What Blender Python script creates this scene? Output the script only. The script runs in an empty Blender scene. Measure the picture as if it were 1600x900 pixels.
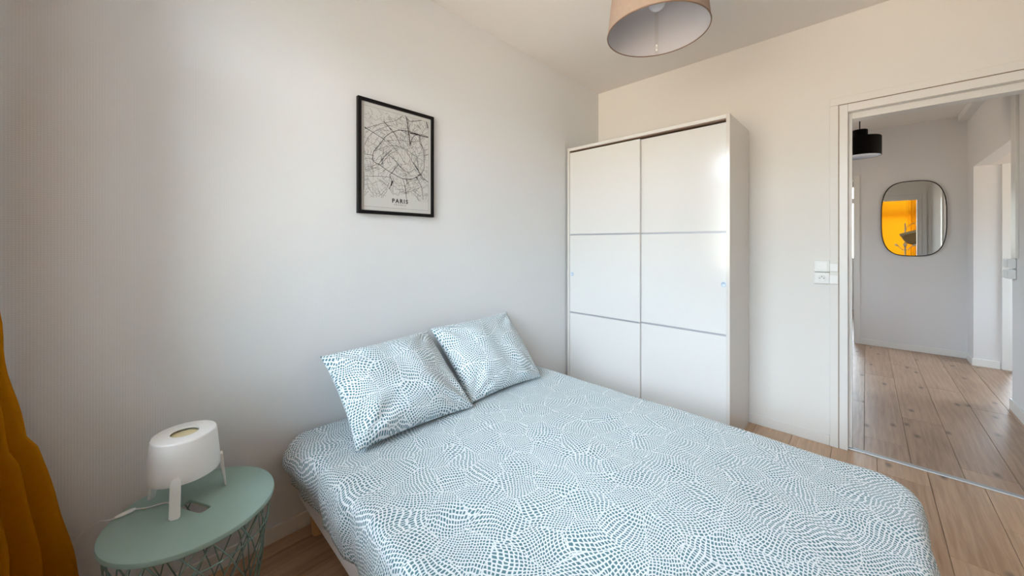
import bpy, bmesh, math, random
from mathutils import Vector, Matrix
random.seed(7)
S = bpy.context.scene
COL = S.collection
PI = math.pi

# ------------------------------------------------------------------ camera
cam_d = bpy.data.cameras.new('camera'); cam = bpy.data.objects.new('camera', cam_d); COL.objects.link(cam)
cam.location = (0, 0, 1.25); cam.rotation_euler = (PI/2, 0, math.atan(553/570))
cam_d.sensor_width = 36; cam_d.lens = 570/1600*36; cam_d.shift_y = -70/1600
cam_d.clip_start = .02; cam_d.clip_end = 100
S.camera = cam

# ------------------------------------------------------------------ view, world, daylight
S.view_settings.view_transform = 'Standard'; S.view_settings.look = 'None'
S.view_settings.gamma = 1; S.view_settings.use_curve_mapping = False
S.view_settings.exposure = 2.55
W = bpy.data.worlds.new('daylight'); S.world = W; W.use_nodes = True
nt = W.node_tree; nt.nodes.clear()
wo = nt.nodes.new('ShaderNodeOutputWorld'); bg = nt.nodes.new('ShaderNodeBackground')
tc = nt.nodes.new('ShaderNodeTexCoord'); sx = nt.nodes.new('ShaderNodeSeparateXYZ')
mr = nt.nodes.new('ShaderNodeMapRange'); mr.inputs['From Min'].default_value = -.5; mr.inputs['From Max'].default_value = .5
cr = nt.nodes.new('ShaderNodeValToRGB')
el = cr.color_ramp.elements
el[0].position = 0; el[0].color = (.50, .40, .30, 1)
el[1].position = 1; el[1].color = (.72, .87, 1.0, 1)
for p, c in ((.44, (.50, .42, .33, 1)), (.52, (.30, .34, .32, 1)), (.63, (.36, .41, .42, 1)), (.675, (.76, .88, 1.0, 1))):
    e = el.new(p); e.color = c
L = nt.links.new
L(tc.outputs['Generated'], sx.inputs[0]); L(sx.outputs['Z'], mr.inputs['Value']); L(mr.outputs[0], cr.inputs[0])
L(cr.outputs[0], bg.inputs['Color']); bg.inputs['Strength'].default_value = 4.0; L(bg.outputs[0], wo.inputs[0])

def portal(name, loc, rot, w, h):
    d = bpy.data.lights.new(name, 'AREA'); d.shape = 'RECTANGLE'; d.size = w; d.size_y = h
    d.cycles.is_portal = True
    o = bpy.data.objects.new(name, d); o.location = loc; o.rotation_euler = rot; COL.objects.link(o)
portal('bedroom_daylight', (-.285, -.70, 1.68), (PI/2, 0, 0), 2.5, 1.66)
portal('far_room_daylight', (-.30, 9.58, 1.63), (-PI/2, 0, 0), 1.2, 1.5)
portal('far_room_daylight', (1.75, 9.58, 1.63), (-PI/2, 0, 0), 1.2, 1.5)
portal('hall_added_daylight', (-2.0, 4.9, 1.5), (PI/2, 0, -PI/2), 1.1, 1.3)  # portal for the added hall window
portal('passage_daylight', (2.72, 5.28, 1.4), (PI/2, 0, PI/2), 1.0, 1.2)

# ------------------------------------------------------------------ helpers
def tag(o, label=None, cat=None, group=None, kind=None):
    if label: o['label'] = label
    if cat: o['category'] = cat
    if group: o['group'] = group
    if kind: o['kind'] = kind
    return o
def empty(name, loc=(0, 0, 0), rz=0, label=None, cat=None, group=None, kind=None):
    o = bpy.data.objects.new(name, None); o.location = loc; o.rotation_euler = (0, 0, rz)
    o.empty_display_size = .05; COL.objects.link(o); return tag(o, label, cat, group, kind)
def obj(name, bm, mat, parent=None, smooth=False, loc=None, rot=None, bevel=0, seg=2):
    bmesh.ops.recalc_face_normals(bm, faces=bm.faces)
    me = bpy.data.meshes.new(name); bm.to_mesh(me); bm.free()
    if mat: me.materials.append(mat)
    if smooth:
        for p in me.polygons: p.use_smooth = True
    o = bpy.data.objects.new(name, me); COL.objects.link(o)
    if loc is not None: o.location = loc
    if rot is not None: o.rotation_euler = rot
    if parent: o.parent = parent
    if bevel:
        m = o.modifiers.new('bevel', 'BEVEL'); m.width = bevel; m.segments = seg; m.limit_method = 'ANGLE'; m.angle_limit = .7
        for p in me.polygons: p.use_smooth = True
        m.harden_normals = True
    return o
def box(bm, x0, x1, y0, y1, z0, z1):
    vs = [bm.verts.new(c) for c in ((x0,y0,z0),(x1,y0,z0),(x1,y1,z0),(x0,y1,z0),(x0,y0,z1),(x1,y0,z1),(x1,y1,z1),(x0,y1,z1))]
    for f in ((0,3,2,1),(4,5,6,7),(0,1,5,4),(1,2,6,5),(2,3,7,6),(3,0,4,7)): bm.faces.new([vs[i] for i in f])
def bx(*a):
    bm = bmesh.new(); box(bm, *a); return bm
def lathe(bm, prof, n=48, cx=0, cy=0, close=False):
    rings = []
    for r, z in prof:
        if r < 1e-6: rings.append([bm.verts.new((cx, cy, z))])
        else: rings.append([bm.verts.new((cx+r*math.cos(2*PI*i/n), cy+r*math.sin(2*PI*i/n), z)) for i in range(n)])
    prs = list(zip(rings, rings[1:]))
    if close: prs.append((rings[-1], rings[0]))
    for a, b in prs:
        for i in range(n):
            j = (i+1) % n
            if len(a) == 1 and len(b) == 1: continue
            if len(a) == 1: bm.faces.new((a[0], b[i], b[j]))
            elif len(b) == 1: bm.faces.new((a[i], a[j], b[0]))
            else: bm.faces.new((a[i], a[j], b[j], b[i]))
def tube(bm, pts, r, n=8, closed=False):
    pts = [Vector(p) for p in pts]; rings = []; m = len(pts); up = None
    for i, p in enumerate(pts):
        if closed: d = pts[(i+1) % m]-pts[i-1]
        else: d = pts[min(i+1, m-1)]-pts[max(i-1, 0)]
        d.normalize()
        if up is None:
            up = Vector((0, 0, 1)) if abs(d.z) < .9 else Vector((1, 0, 0))
        s = d.cross(up).normalized(); up = s.cross(d).normalized()
        rr = r[i] if isinstance(r, (list, tuple)) else r
        rings.append([bm.verts.new(p+(s*math.cos(2*PI*k/n)+up*math.sin(2*PI*k/n))*rr) for k in range(n)])
    prs = list(zip(rings, rings[1:]))
    if closed: prs.append((rings[-1], rings[0]))
    for a, b in prs:
        for k in range(n): bm.faces.new((a[k], a[(k+1) % n], b[(k+1) % n], b[k]))
    if not closed: bm.faces.new(rings[0]); bm.faces.new(rings[-1])
def smooth_path(pts, k=8):
    P = [Vector(p) for p in pts]; P = [P[0]]+P+[P[-1]]; out = []
    for i in range(1, len(P)-2):
        for j in range(k):
            t = j/k; a, b, c, d = P[i-1], P[i], P[i+1], P[i+2]
            out.append(.5*((2*b)+(c-a)*t+(2*a-5*b+4*c-d)*t*t+(3*b-a-3*c+d)*t**3))
    return out+[P[-2]]
def ring_pts(r, z, n=64, cx=0, cy=0): return [(cx+r*math.cos(2*PI*i/n), cy+r*math.sin(2*PI*i/n), z) for i in range(n)]

# ------------------------------------------------------------------ materials
def mat(name, col, rough=.5, metal=0, **kw):
    m = bpy.data.materials.new(name); m.use_nodes = True
    b = m.node_tree.nodes['Principled BSDF']
    b.inputs['Base Color'].default_value = (*col, 1); b.inputs['Roughness'].default_value = rough; b.inputs['Metallic'].default_value = metal
    for k, v in kw.items(): b.inputs[k.replace('_', ' ')].default_value = v
    return m
def nodes(m):
    t = m.node_tree; return t, t.nodes, t.links.new, t.nodes['Principled BSDF']
def add_noise(m, scale=40, amount=.05, bump=.0, bdist=.001, coord='Object', detail=4):
    """faint colour and relief variation so that no surface is perfectly flat"""
    t, N, L, b = nodes(m)
    tc = N.new('ShaderNodeTexCoord'); n = N.new('ShaderNodeTexNoise'); n.inputs['Scale'].default_value = scale; n.inputs['Detail'].default_value = detail
    L(tc.outputs[coord], n.inputs['Vector'])
    c = b.inputs['Base Color'].default_value[:]
    r = N.new('ShaderNodeMix'); r.data_type = 'RGBA'
    r.inputs['A'].default_value = (c[0]*(1-amount), c[1]*(1-amount), c[2]*(1-amount), 1)
    r.inputs['B'].default_value = (min(1, c[0]*(1+amount)), min(1, c[1]*(1+amount)), min(1, c[2]*(1+amount)), 1)
    L(n.outputs['Fac'], r.inputs['Factor']); L(r.outputs['Result'], b.inputs['Base Color'])
    if bump:
        bu = N.new('ShaderNodeBump'); bu.inputs['Strength'].default_value = bump; bu.inputs['Distance'].default_value = bdist
        L(n.outputs['Fac'], bu.inputs['Height']); L(bu.outputs[0], b.inputs['Normal'])
    return m

def wallpaper():
    m = mat('woven_wallpaper', (.75, .765, .775), .75); t, N, L, b = nodes(m)
    tc = N.new('ShaderNodeTexCoord'); mp = N.new('ShaderNodeMapping'); mp.inputs['Rotation'].default_value = (PI/4, 0, 0)
    L(tc.outputs['Object'], mp.inputs[0]); s = N.new('ShaderNodeSeparateXYZ'); L(mp.outputs[0], s.inputs[0])
    outs = []
    for ax in ('Y', 'Z'):
        a = N.new('ShaderNodeMath'); a.operation = 'MULTIPLY'; a.inputs[1].default_value = 2*PI/.0092; L(s.outputs[ax], a.inputs[0])
        c = N.new('ShaderNodeMath'); c.operation = 'SINE'; L(a.outputs[0], c.inputs[0]); outs.append(c)
    q = N.new('ShaderNodeMath'); q.operation = 'MULTIPLY'; L(outs[0].outputs[0], q.inputs[0]); L(outs[1].outputs[0], q.inputs[1])
    n = N.new('ShaderNodeTexNoise'); n.inputs['Scale'].default_value = 260; L(tc.outputs['Object'], n.inputs['Vector'])
    ad = N.new('ShaderNodeMath'); ad.operation = 'ADD'; L(q.outputs[0], ad.inputs[0]); L(n.outputs['Fac'], ad.inputs[1])
    bu = N.new('ShaderNodeBump'); bu.inputs['Strength'].default_value = .24; bu.inputs['Distance'].default_value = .0006
    L(ad.outputs[0], bu.inputs['Height']); L(bu.outputs[0], b.inputs['Normal']); return m

def oak(name, dark=(.36, .215, .125), light=(.68, .47, .315)):
    m = mat(name, light, .42); t, N, L, b = nodes(m)
    tc = N.new('ShaderNodeTexCoord'); oi = N.new('ShaderNodeObjectInfo')
    sc = N.new('ShaderNodeVectorMath'); sc.operation = 'SCALE'; sc.inputs['Scale'].default_value = 37
    cb = N.new('ShaderNodeCombineXYZ')
    for k in range(3): L(oi.outputs['Random'], cb.inputs[k])
    L(cb.outputs[0], sc.inputs[0])
    ad = N.new('ShaderNodeVectorMath'); ad.operation = 'ADD'; L(tc.outputs['Object'], ad.inputs[0]); L(sc.outputs[0], ad.inputs[1])
    def noise(sx, sy, det, dist=0):
        mp = N.new('ShaderNodeMapping'); mp.inputs['Scale'].default_value = (sx, sy, 1); L(ad.outputs[0], mp.inputs[0])
        n = N.new('ShaderNodeTexNoise'); n.inputs['Scale'].default_value = 1; n.inputs['Detail'].default_value = det
        n.inputs['Distortion'].default_value = dist; L(mp.outputs[0], n.inputs['Vector']); return n
    broad = noise(9, 1.6, 3, .8); fine = noise(120, 5, 5, .4)
    wv = N.new('ShaderNodeTexWave'); wv.wave_type = 'BANDS'; wv.bands_direction = 'X'
    wv.inputs['Scale'].default_value = 9; wv.inputs['Distortion'].default_value = 7; wv.inputs['Detail'].default_value = 3; wv.inputs['Detail Scale'].default_value = 1.2
    mp = N.new('ShaderNodeMapping'); mp.inputs['Scale'].default_value = (1, .12, 1); L(ad.outputs[0], mp.inputs[0]); L(mp.outputs[0], wv.inputs['Vector'])
    def mth(op, a, bb):
        x = N.new('ShaderNodeMath'); x.operation = op
        for i, v in enumerate((a, bb)):
            if isinstance(v, (int, float)): x.inputs[i].default_value = v
            else: L(v, x.inputs[i])
        return x.outputs[0]
    f = mth('ADD', mth('MULTIPLY', broad.outputs['Fac'], .46), mth('MULTIPLY', fine.outputs['Fac'], .46))
    f = mth('ADD', f, mth('MULTIPLY', wv.outputs['Fac'], .08))
    f = mth('ADD', f, mth('MULTIPLY', mth('SUBTRACT', oi.outputs['Random'], .5), .22))
    rp = N.new('ShaderNodeValToRGB'); L(f, rp.inputs[0])
    rp.color_ramp.elements[0].position = .22; rp.color_ramp.elements[0].color = (*dark, 1)
    rp.color_ramp.elements[1].position = .74; rp.color_ramp.elements[1].color = (*light, 1)
    vo = N.new('ShaderNodeTexVoronoi'); vo.voronoi_dimensions = '2D'; vo.inputs['Scale'].default_value = 1
    mp2 = N.new('ShaderNodeMapping'); mp2.inputs['Scale'].default_value = (4.2, 1.9, 1); L(ad.outputs[0], mp2.inputs[0]); L(mp2.outputs[0], vo.inputs['Vector'])
    kr = N.new('ShaderNodeMapRange'); kr.inputs['From Min'].default_value = .015; kr.inputs['From Max'].default_value = .085
    kr.inputs['To Min'].default_value = .38; kr.inputs['To Max'].default_value = 1; L(vo.outputs['Distance'], kr.inputs['Value'])
    mx = N.new('ShaderNodeMix'); mx.data_type = 'RGBA'; mx.blend_type = 'MULTIPLY'; mx.inputs['Factor'].default_value = 1
    L(rp.outputs[0], mx.inputs['A']); L(kr.outputs[0], mx.inputs['B']); L(mx.outputs['Result'], b.inputs['Base Color'])
    bu = N.new('ShaderNodeBump'); bu.inputs['Strength'].default_value = .25; bu.inputs['Distance'].default_value = .0006
    L(fine.outputs['Fac'], bu.inputs['Height']); L(bu.outputs[0], b.inputs['Normal'])
    return m

def dashed_cotton():
    m = mat('dashed_cotton', (.8, .8, .8), .85); t, N, L, b = nodes(m)
    b.inputs['Sheen Weight'].default_value = .15
    uv = N.new('ShaderNodeUVMap'); uv.uv_map = 'uv'
    def warp(src, scale, amp, off):
        n = N.new('ShaderNodeTexNoise'); n.noise_dimensions = '2D'; n.inputs['Scale'].default_value = scale; n.inputs['Detail'].default_value = 0
        o = N.new('ShaderNodeVectorMath'); o.operation = 'ADD'; o.inputs[1].default_value = (off, off*.7, 0); L(src, o.inputs[0]); L(o.outputs[0], n.inputs['Vector'])
        s = N.new('ShaderNodeVectorMath'); s.operation = 'SUBTRACT'; s.inputs[1].default_value = (.5, .5, .5); L(n.outputs['Color'], s.inputs[0])
        k = N.new('ShaderNodeVectorMath'); k.operation = 'SCALE'; k.inputs['Scale'].default_value = amp; L(s.outputs[0], k.inputs[0])
        a = N.new('ShaderNodeVectorMath'); a.operation = 'ADD'; L(src, a.inputs[0]); L(k.outputs[0], a.inputs[1]); return a.outputs[0]
    p0 = warp(uv.outputs[0], 7, .060, 3.1)
    def patch(feature):
        q = N.new('ShaderNodeTexVoronoi'); q.voronoi_dimensions = '2D'; q.feature = feature; q.inputs['Scale'].default_value = 8.5; q.inputs['Randomness'].default_value = .9
        L(p0, q.inputs['Vector']); return q
    pc, pe = patch('F1'), patch('DISTANCE_TO_EDGE')
    sep = N.new('ShaderNodeSeparateColor'); L(pc.outputs['Color'], sep.inputs[0])
    an = N.new('ShaderNodeMath'); an.operation = 'MULTIPLY'; an.inputs[1].default_value = 2.4; L(sep.outputs[0], an.inputs[0])
    vr = N.new('ShaderNodeVectorRotate'); vr.rotation_type = 'Z_AXIS'; L(p0, vr.inputs['Vector']); L(pc.outputs['Position'], vr.inputs['Center']); L(an.outputs[0], vr.inputs['Angle'])
    p = warp(vr.outputs[0], 14, .010, 1.7)
    mp = N.new('ShaderNodeMapping'); mp.inputs['Scale'].default_value = (1/.0113, 1/.0098, 1); L(p, mp.inputs[0])
    v = N.new('ShaderNodeTexVoronoi'); v.voronoi_dimensions = '2D'; v.feature = 'DISTANCE_TO_EDGE'; v.inputs['Scale'].default_value = 1; v.inputs['Randomness'].default_value = .36
    L(mp.outputs[0], v.inputs['Vector'])
    r = N.new('ShaderNodeMapRange'); r.interpolation_type = 'SMOOTHSTEP'; r.inputs['From Min'].default_value = .15; r.inputs['From Max'].default_value = .21; L(v.outputs['Distance'], r.inputs['Value'])
    big = N.new('ShaderNodeTexNoise'); big.inputs['Scale'].default_value = 30; L(uv.outputs[0], big.inputs['Vector'])
    teal = N.new('ShaderNodeMix'); teal.data_type = 'RGBA'; teal.inputs['A'].default_value = (.050, .14, .18, 1); teal.inputs['B'].default_value = (.11, .245, .285, 1); L(big.outputs['Fac'], teal.inputs['Factor'])
    mx = N.new('ShaderNodeMix'); mx.data_type = 'RGBA'; mx.inputs['A'].default_value = (.76, .80, .83, 1); L(teal.outputs['Result'], mx.inputs['B'])
    r2 = N.new('ShaderNodeMapRange'); r2.inputs['From Min'].default_value = .006; r2.inputs['From Max'].default_value = .014; L(pe.outputs['Distance'], r2.inputs['Value'])
    mm = N.new('ShaderNodeMath'); mm.operation = 'MULTIPLY'; L(r.outputs[0], mm.inputs[0]); L(r2.outputs[0], mm.inputs[1]); L(mm.outputs[0], mx.inputs['Factor'])
    L(mx.outputs['Result'], b.inputs['Base Color'])
    n1 = N.new('ShaderNodeTexNoise'); n1.inputs['Scale'].default_value = 9; n1.inputs['Detail'].default_value = 4; n1.inputs['Distortion'].default_value = 1.2; L(uv.outputs[0], n1.inputs['Vector'])
    bu = N.new('ShaderNodeBump'); bu.inputs['Strength'].default_value = .35; bu.inputs['Distance'].default_value = .012; L(n1.outputs['Fac'], bu.inputs['Height']); L(bu.outputs[0], b.inputs['Normal'])
    return m

def cloth(name, col, trans=.5, weave=900):
    m = bpy.data.materials.new(name); m.use_nodes = True; t = m.node_tree; N = t.nodes; L = t.links.new; N.clear()
    o = N.new('ShaderNodeOutputMaterial'); d = N.new('ShaderNodeBsdfDiffuse'); tr = N.new('ShaderNodeBsdfTranslucent'); mx = N.new('ShaderNodeMixShader')
    tc = N.new('ShaderNodeTexCoord'); n = N.new('ShaderNodeTexNoise'); n.inputs['Scale'].default_value = 60; L(tc.outputs['Object'], n.inputs['Vector'])
    c = N.new('ShaderNodeMix'); c.data_type = 'RGBA'; c.inputs['A'].default_value = (*[x*.85 for x in col], 1); c.inputs['B'].default_value = (*col, 1); L(n.outputs['Fac'], c.inputs['Factor'])
    L(c.outputs['Result'], d.inputs['Color']); L(c.outputs['Result'], tr.inputs['Color']); mx.inputs[0].default_value = trans
    w = N.new('ShaderNodeTexNoise'); w.inputs['Scale'].default_value = weave; L(tc.outputs['Object'], w.inputs['Vector'])
    bu = N.new('ShaderNodeBump'); bu.inputs['Strength'].default_value = .2; bu.inputs['Distance'].default_value = .0005; L(w.outputs['Fac'], bu.inputs['Height']); L(bu.outputs[0], d.inputs['Normal'])
    L(d.outputs[0], mx.inputs[1]); L(tr.outputs[0], mx.inputs[2]); L(mx.outputs[0], o.inputs[0]); return m

def pane_glass():
    m = bpy.data.materials.new('pane_glass'); m.use_nodes = True; t = m.node_tree; N = t.nodes; L = t.links.new; N.clear()
    o = N.new('ShaderNodeOutputMaterial'); a = N.new('ShaderNodeBsdfTransparent'); g = N.new('ShaderNodeBsdfGlossy'); g.inputs['Roughness'].default_value = .02
    f = N.new('ShaderNodeFresnel'); f.inputs['IOR'].default_value = 1.45; mx = N.new('ShaderNodeMixShader'); a.inputs['Color'].default_value = (.97, .98, .98, 1)
    L(f.outputs[0], mx.inputs[0]); L(a.outputs[0], mx.inputs[1]); L(g.outputs[0], mx.inputs[2]); L(mx.outputs[0], o.inputs[0]); return m

M = {}
M['wallpaper'] = wallpaper()
M['wall'] = add_noise(mat('painted_wall', (.80, .785, .75), .7), 160, .01, .12, .0006)
M['hall_wall'] = add_noise(mat('hall_paint', (.76, .745, .745), .75), 160, .01, .12, .0006)
M['ceiling'] = add_noise(mat('ceiling_paint', (.82, .785, .755), .8), 120, .01, .05)
M['gloss_trim'] = add_noise(mat('trim_paint', (.80, .785, .76), .35), 60, .01, .05)
M['oak'] = oak('oak_plank')
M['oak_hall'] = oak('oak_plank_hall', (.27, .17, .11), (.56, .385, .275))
M['subfloor'] = add_noise(mat('subfloor', (.05, .035, .025), .9), 30, .1)
M['cotton'] = dashed_cotton()
M['bed_base'] = add_noise(mat('bed_base_fabric', (.80, .78, .78), .8), 400, .04, .3, .0006)
M['mattress'] = add_noise(mat('mattress_fabric', (.8, .8, .8), .9), 200, .03)
M['pine'] = add_noise(mat('pine_leg', (.62, .36, .17), .5), 30, .15)
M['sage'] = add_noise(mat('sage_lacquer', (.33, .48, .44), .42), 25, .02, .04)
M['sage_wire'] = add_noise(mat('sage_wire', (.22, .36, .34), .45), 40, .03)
M['white_plastic'] = add_noise(mat('white_plastic', (.88, .88, .87), .4), 30, .01)
M['cream_plastic'] = add_noise(mat('cream_plastic', (.78, .74, .64), .45), 30, .01)
M['gloss_white'] = add_noise(mat('gloss_white_door', (.74, .73, .71), .15, Specular_IOR_Level=.6), 3, .005)
M['foil_white'] = add_noise(mat('foil_white', (.70, .665, .63), .13, Specular_IOR_Level=.6), 5, .01)
M['rail'] = add_noise(mat('grey_rail', (.42, .42, .46), .4, .3), 20, .02)
M['knob'] = add_noise(mat('pale_knob', (.56, .65, .76), .35, .2), 20, .01)
M['black_frame'] = add_noise(mat('black_frame', (.003, .002, .003), .5, Specular_IOR_Level=.25), 60, .2)
M['paper'] = add_noise(mat('print_paper', (.60, .60, .575), .6), 20, .02)
M['ink'] = add_noise(mat('black_ink', (.02, .018, .022), .7), 50, .1)
M['ink_grey'] = add_noise(mat('grey_ink', (.13, .127, .127), .7), 50, .1)
M['shade_out'] = cloth('beige_shade', (.52, .41, .34), .2)
M['shade_in'] = add_noise(mat('shade_lining', (.52, .52, .555), .7), 200, .02)
M['shade_rim'] = add_noise(mat('shade_rim', (.22, .14, .10), .6), 60, .05)
M['opal'] = add_noise(mat('opal_bulb', (.82, .83, .86), .25, Subsurface_Weight=.2), 10, .01)
M['black_metal'] = add_noise(mat('black_lamp_metal', (.002, .001, .0015), .6, Specular_IOR_Level=.15), 30, .1)
M['diffuser'] = add_noise(mat('lamp_inner', (.55, .62, .78), .5), 10, .01)
M['mirror'] = mat('mirror_silver', (.86, .87, .86), .01, 1)
M['dark_metal'] = add_noise(mat('dark_metal', (.03, .025, .02), .4, .6), 30, .1)
M['aluminium'] = add_noise(mat('brushed_aluminium', (.50, .53, .55), .5, .5), 90, .05)
M['curtain'] = cloth('mustard_curtain', (.60, .235, .006), .42)
M['glass'] = pane_glass()
M['window_paint'] = add_noise(mat('window_paint', (.8, .8, .8), .4), 40, .01)
M['wicker'] = add_noise(mat('wicker', (.30, .21, .10), .8), 140, .5, .8, .004)
M['socket_dark'] = add_noise(mat('socket_holes', (.05, .05, .05), .6), 30, .1)
M['lamp_cream'] = add_noise(mat('lamp_cream', (.72, .64, .40), .5), 30, .01)
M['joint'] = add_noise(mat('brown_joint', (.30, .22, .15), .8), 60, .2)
M['radiator'] = add_noise(mat('radiator_enamel', (.72, .75, .76), .4), 30, .01)
M['wicker_light'] = add_noise(mat('wicker_band', (.50, .42, .26), .8), 140, .3, .8, .003)

# ------------------------------------------------------------------ shell
H = 2.635
XL, YF = -1.784, 2.992
def grid_wall(bm, fixed, a0, a1, z0, z1, holes, axis):
    """solid slab with rectangular holes; fixed=(lo,hi) on the thin axis, a = long axis"""
    A = sorted({a0, a1, *[h[0] for h in holes], *[h[1] for h in holes]}); Z = sorted({z0, z1, *[h[2] for h in holes], *[h[3] for h in holes]})
    for i in range(len(A)-1):
        for j in range(len(Z)-1):
            ca, cz = (A[i]+A[i+1])/2, (Z[j]+Z[j+1])/2
            if any(h[0] < ca < h[1] and h[2] < cz < h[3] for h in holes): continue
            if axis == 'x': box(bm, A[i], A[i+1], fixed[0], fixed[1], Z[j], Z[j+1])
            else: box(bm, fixed[0], fixed[1], A[i], A[i+1], Z[j], Z[j+1])
    bmesh.ops.remove_doubles(bm, verts=bm.verts, dist=1e-5)
    seen = {}
    for f in bm.faces: seen.setdefault(tuple(sorted(v.index for v in f.verts)), []).append(f)
def wall(name, fixed, a0, a1, holes, axis, m, label, z0=0, z1=H):
    bm = bmesh.new(); grid_wall(bm, fixed, a0, a1, z0, z1, holes, axis)
    bm.verts.index_update(); seen = {}
    for f in list(bm.faces): seen.setdefault(frozenset(v.index for v in f.verts), []).append(f)
    dead = [f for fs in seen.values() if len(fs) > 1 for f in fs]
    bmesh.ops.delete(bm, geom=dead, context='FACES')
    return tag(obj(name, bm, m), label, 'wall', kind='structure')

wall('wall_left', (XL-.14, XL), -.68, 3.11, [], 'y', M['wallpaper'], 'white textured wallpaper wall behind the bed head')
wall('wall_far', (YF, 3.11), XL, 1.44, [(-.112, .684, 0, 2.083)], 'x', M['wall'], 'smooth cream wall with the doorway, behind the wardrobe')
wall('wall_right', (1.30, 1.44), -.68, YF, [], 'y', M['wall'], 'plain white bedroom wall to the right, outside the picture')
WB = (-1.52, .95, .86, 2.50)
wall('wall_back', (-.68, -.38), XL, 1.30, [WB], 'x', M['wall'], 'white window wall behind the viewer, seen in the hall mirror')
wall('wall_hall_far', (6.27, 6.40), -1.94, .79, [(-.95, -.098, 0, 2.04)], 'x', M['hall_wall'], 'pale hall wall that carries the rounded mirror')
wall('wall_hall_right', (.79, .90), 3.11, 5.97, [(4.59, 5.97, 0, 2.035)], 'y', M['hall_wall'], 'hall side wall with a wide opening into the passage')
wall('wall_passage', (5.97, 6.27), .79, 2.74, [(1.03, 1.75, 0, 2.04)], 'x', M['hall_wall'], 'short bright wall facing us beyond the hall opening')
wall('wall_passage_near', (4.45, 4.59), .90, 2.60, [], 'x', M['hall_wall'], 'near side wall of the passage, outside the picture', 0, 2.15)
WP = (4.80, 5.75, .85, 1.95)
wall('wall_passage_end', (2.60, 2.74), 4.45, 5.97, [WP], 'y', M['hall_wall'], 'end wall of the passage with its window, outside the picture')
WH = (4.55, 5.25, 1.0, 2.0)  # window opening added out of view to let daylight into the hall
wall('wall_hall_left', (-1.94, -1.80), 3.11, 6.27, [WH], 'y', M['hall_wall'], 'hall wall hidden left of the doorway, with an added window opening')
WA, WC = (-.85, .25, .92, 2.36), (1.20, 2.30, .92, 2.36)
wall('wall_room_far', (9.45, 9.58), -1.94, 2.74, [WA, WC], 'x', M['hall_wall'], 'far wall of the room beyond the hall with bright windows')
wall('wall_room_left', (-1.94, -1.80), 6.40, 9.45, [], 'y', M['hall_wall'], 'left wall of the room beyond the hall')
wall('wall_room_right', (2.60, 2.74), 6.27, 9.45, [], 'y', M['hall_wall'], 'right wall of the room beyond the hall')
bm = bmesh.new(); box(bm, -1.94, 2.74, -.68, 9.58, H, H+.12)
tag(obj('ceiling', bm, M['ceiling']), 'matt white ceiling of bedroom and hall', 'ceiling', kind='structure')
tag(obj('ceiling', bx(.90, 2.60, 4.59, 5.97, 2.035, 2.15), M['ceiling']), 'low white ceiling of the passage past the hall opening', 'ceiling', kind='structure')

floor = tag(obj('floor', bx(-1.94, 2.74, -.68, 9.58, -.12, -.014), M['subfloor']), 'oak plank floor running from bedroom into hall', 'floor', kind='structure')
plank_cache = {}
def plank(x0, x1, y0, y1, m):
    w, l = round(x1-x0-.0014, 4), round(y1-y0-.0014, 4)
    if w < .01 or l < .02: return
    key = (w, l, m.name)
    if key not in plank_cache:
        bm = bmesh.new(); c = .0012
        lo = [bm.verts.new((sx*w/2, sy*l/2, -.0139)) for sx, sy in ((-1,-1),(1,-1),(1,1),(-1,1))]
        mi = [bm.verts.new((sx*w/2, sy*l/2, -c)) for sx, sy in ((-1,-1),(1,-1),(1,1),(-1,1))]
        hi = [bm.verts.new((sx*(w/2-c), sy*(l/2-c), 0)) for sx, sy in ((-1,-1),(1,-1),(1,1),(-1,1))]
        for a, b in ((lo, mi), (mi, hi)):
            for i in range(4): bm.faces.new((a[i], a[(i+1)%4], b[(i+1)%4], b[i]))
        bm.faces.new(hi); bm.faces.new(lo[::-1]); bmesh.ops.recalc_face_normals(bm, faces=bm.faces)
        me = bpy.data.meshes.new('plank'); bm.to_mesh(me); bm.free(); me.materials.append(m); plank_cache[key] = me
    o = bpy.data.objects.new('plank', plank_cache[key]); o.location = ((x0+x1)/2, (y0+y1)/2, 0); COL.objects.link(o); o.parent = floor
def field(seam0, w, X0, X1, Y0, Y1, m, joints, Lp=1.285):
    k = math.floor((X0-seam0)/w)
    while seam0+k*w < X1-1e-6:
        a, b = max(X0, seam0+k*w), min(X1, seam0+(k+1)*w)
        j = joints.get(k, Y0+.3+((k*.437) % 1)*Lp)
        ys = [Y0]; y = j-math.ceil((j-Y0)/Lp)*Lp
        while y < Y1:
            if y > Y0+.03: ys.append(y)
            y += Lp
        ys.append(Y1)
        for y0, y1 in zip(ys, ys[1:]): plank(a, b, y0, y1, m)
        k += 1
# bedroom: seams at .045 + .195 k ; hall: seams at -.008 + .193 k
field(.045, .195, XL, 1.30, -.38, 3.016, M['oak'], {0: 1.55, 1: 2.266, 2: 2.643, -1: 1.05, -9: .10})
field(-.008, .193, -1.80, 2.60, 3.05, 9.45, M['oak_hall'], {0: 3.29, 1: 3.836, 2: 3.192, -1: 3.979, 3: 4.411}, 1.6)
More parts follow.
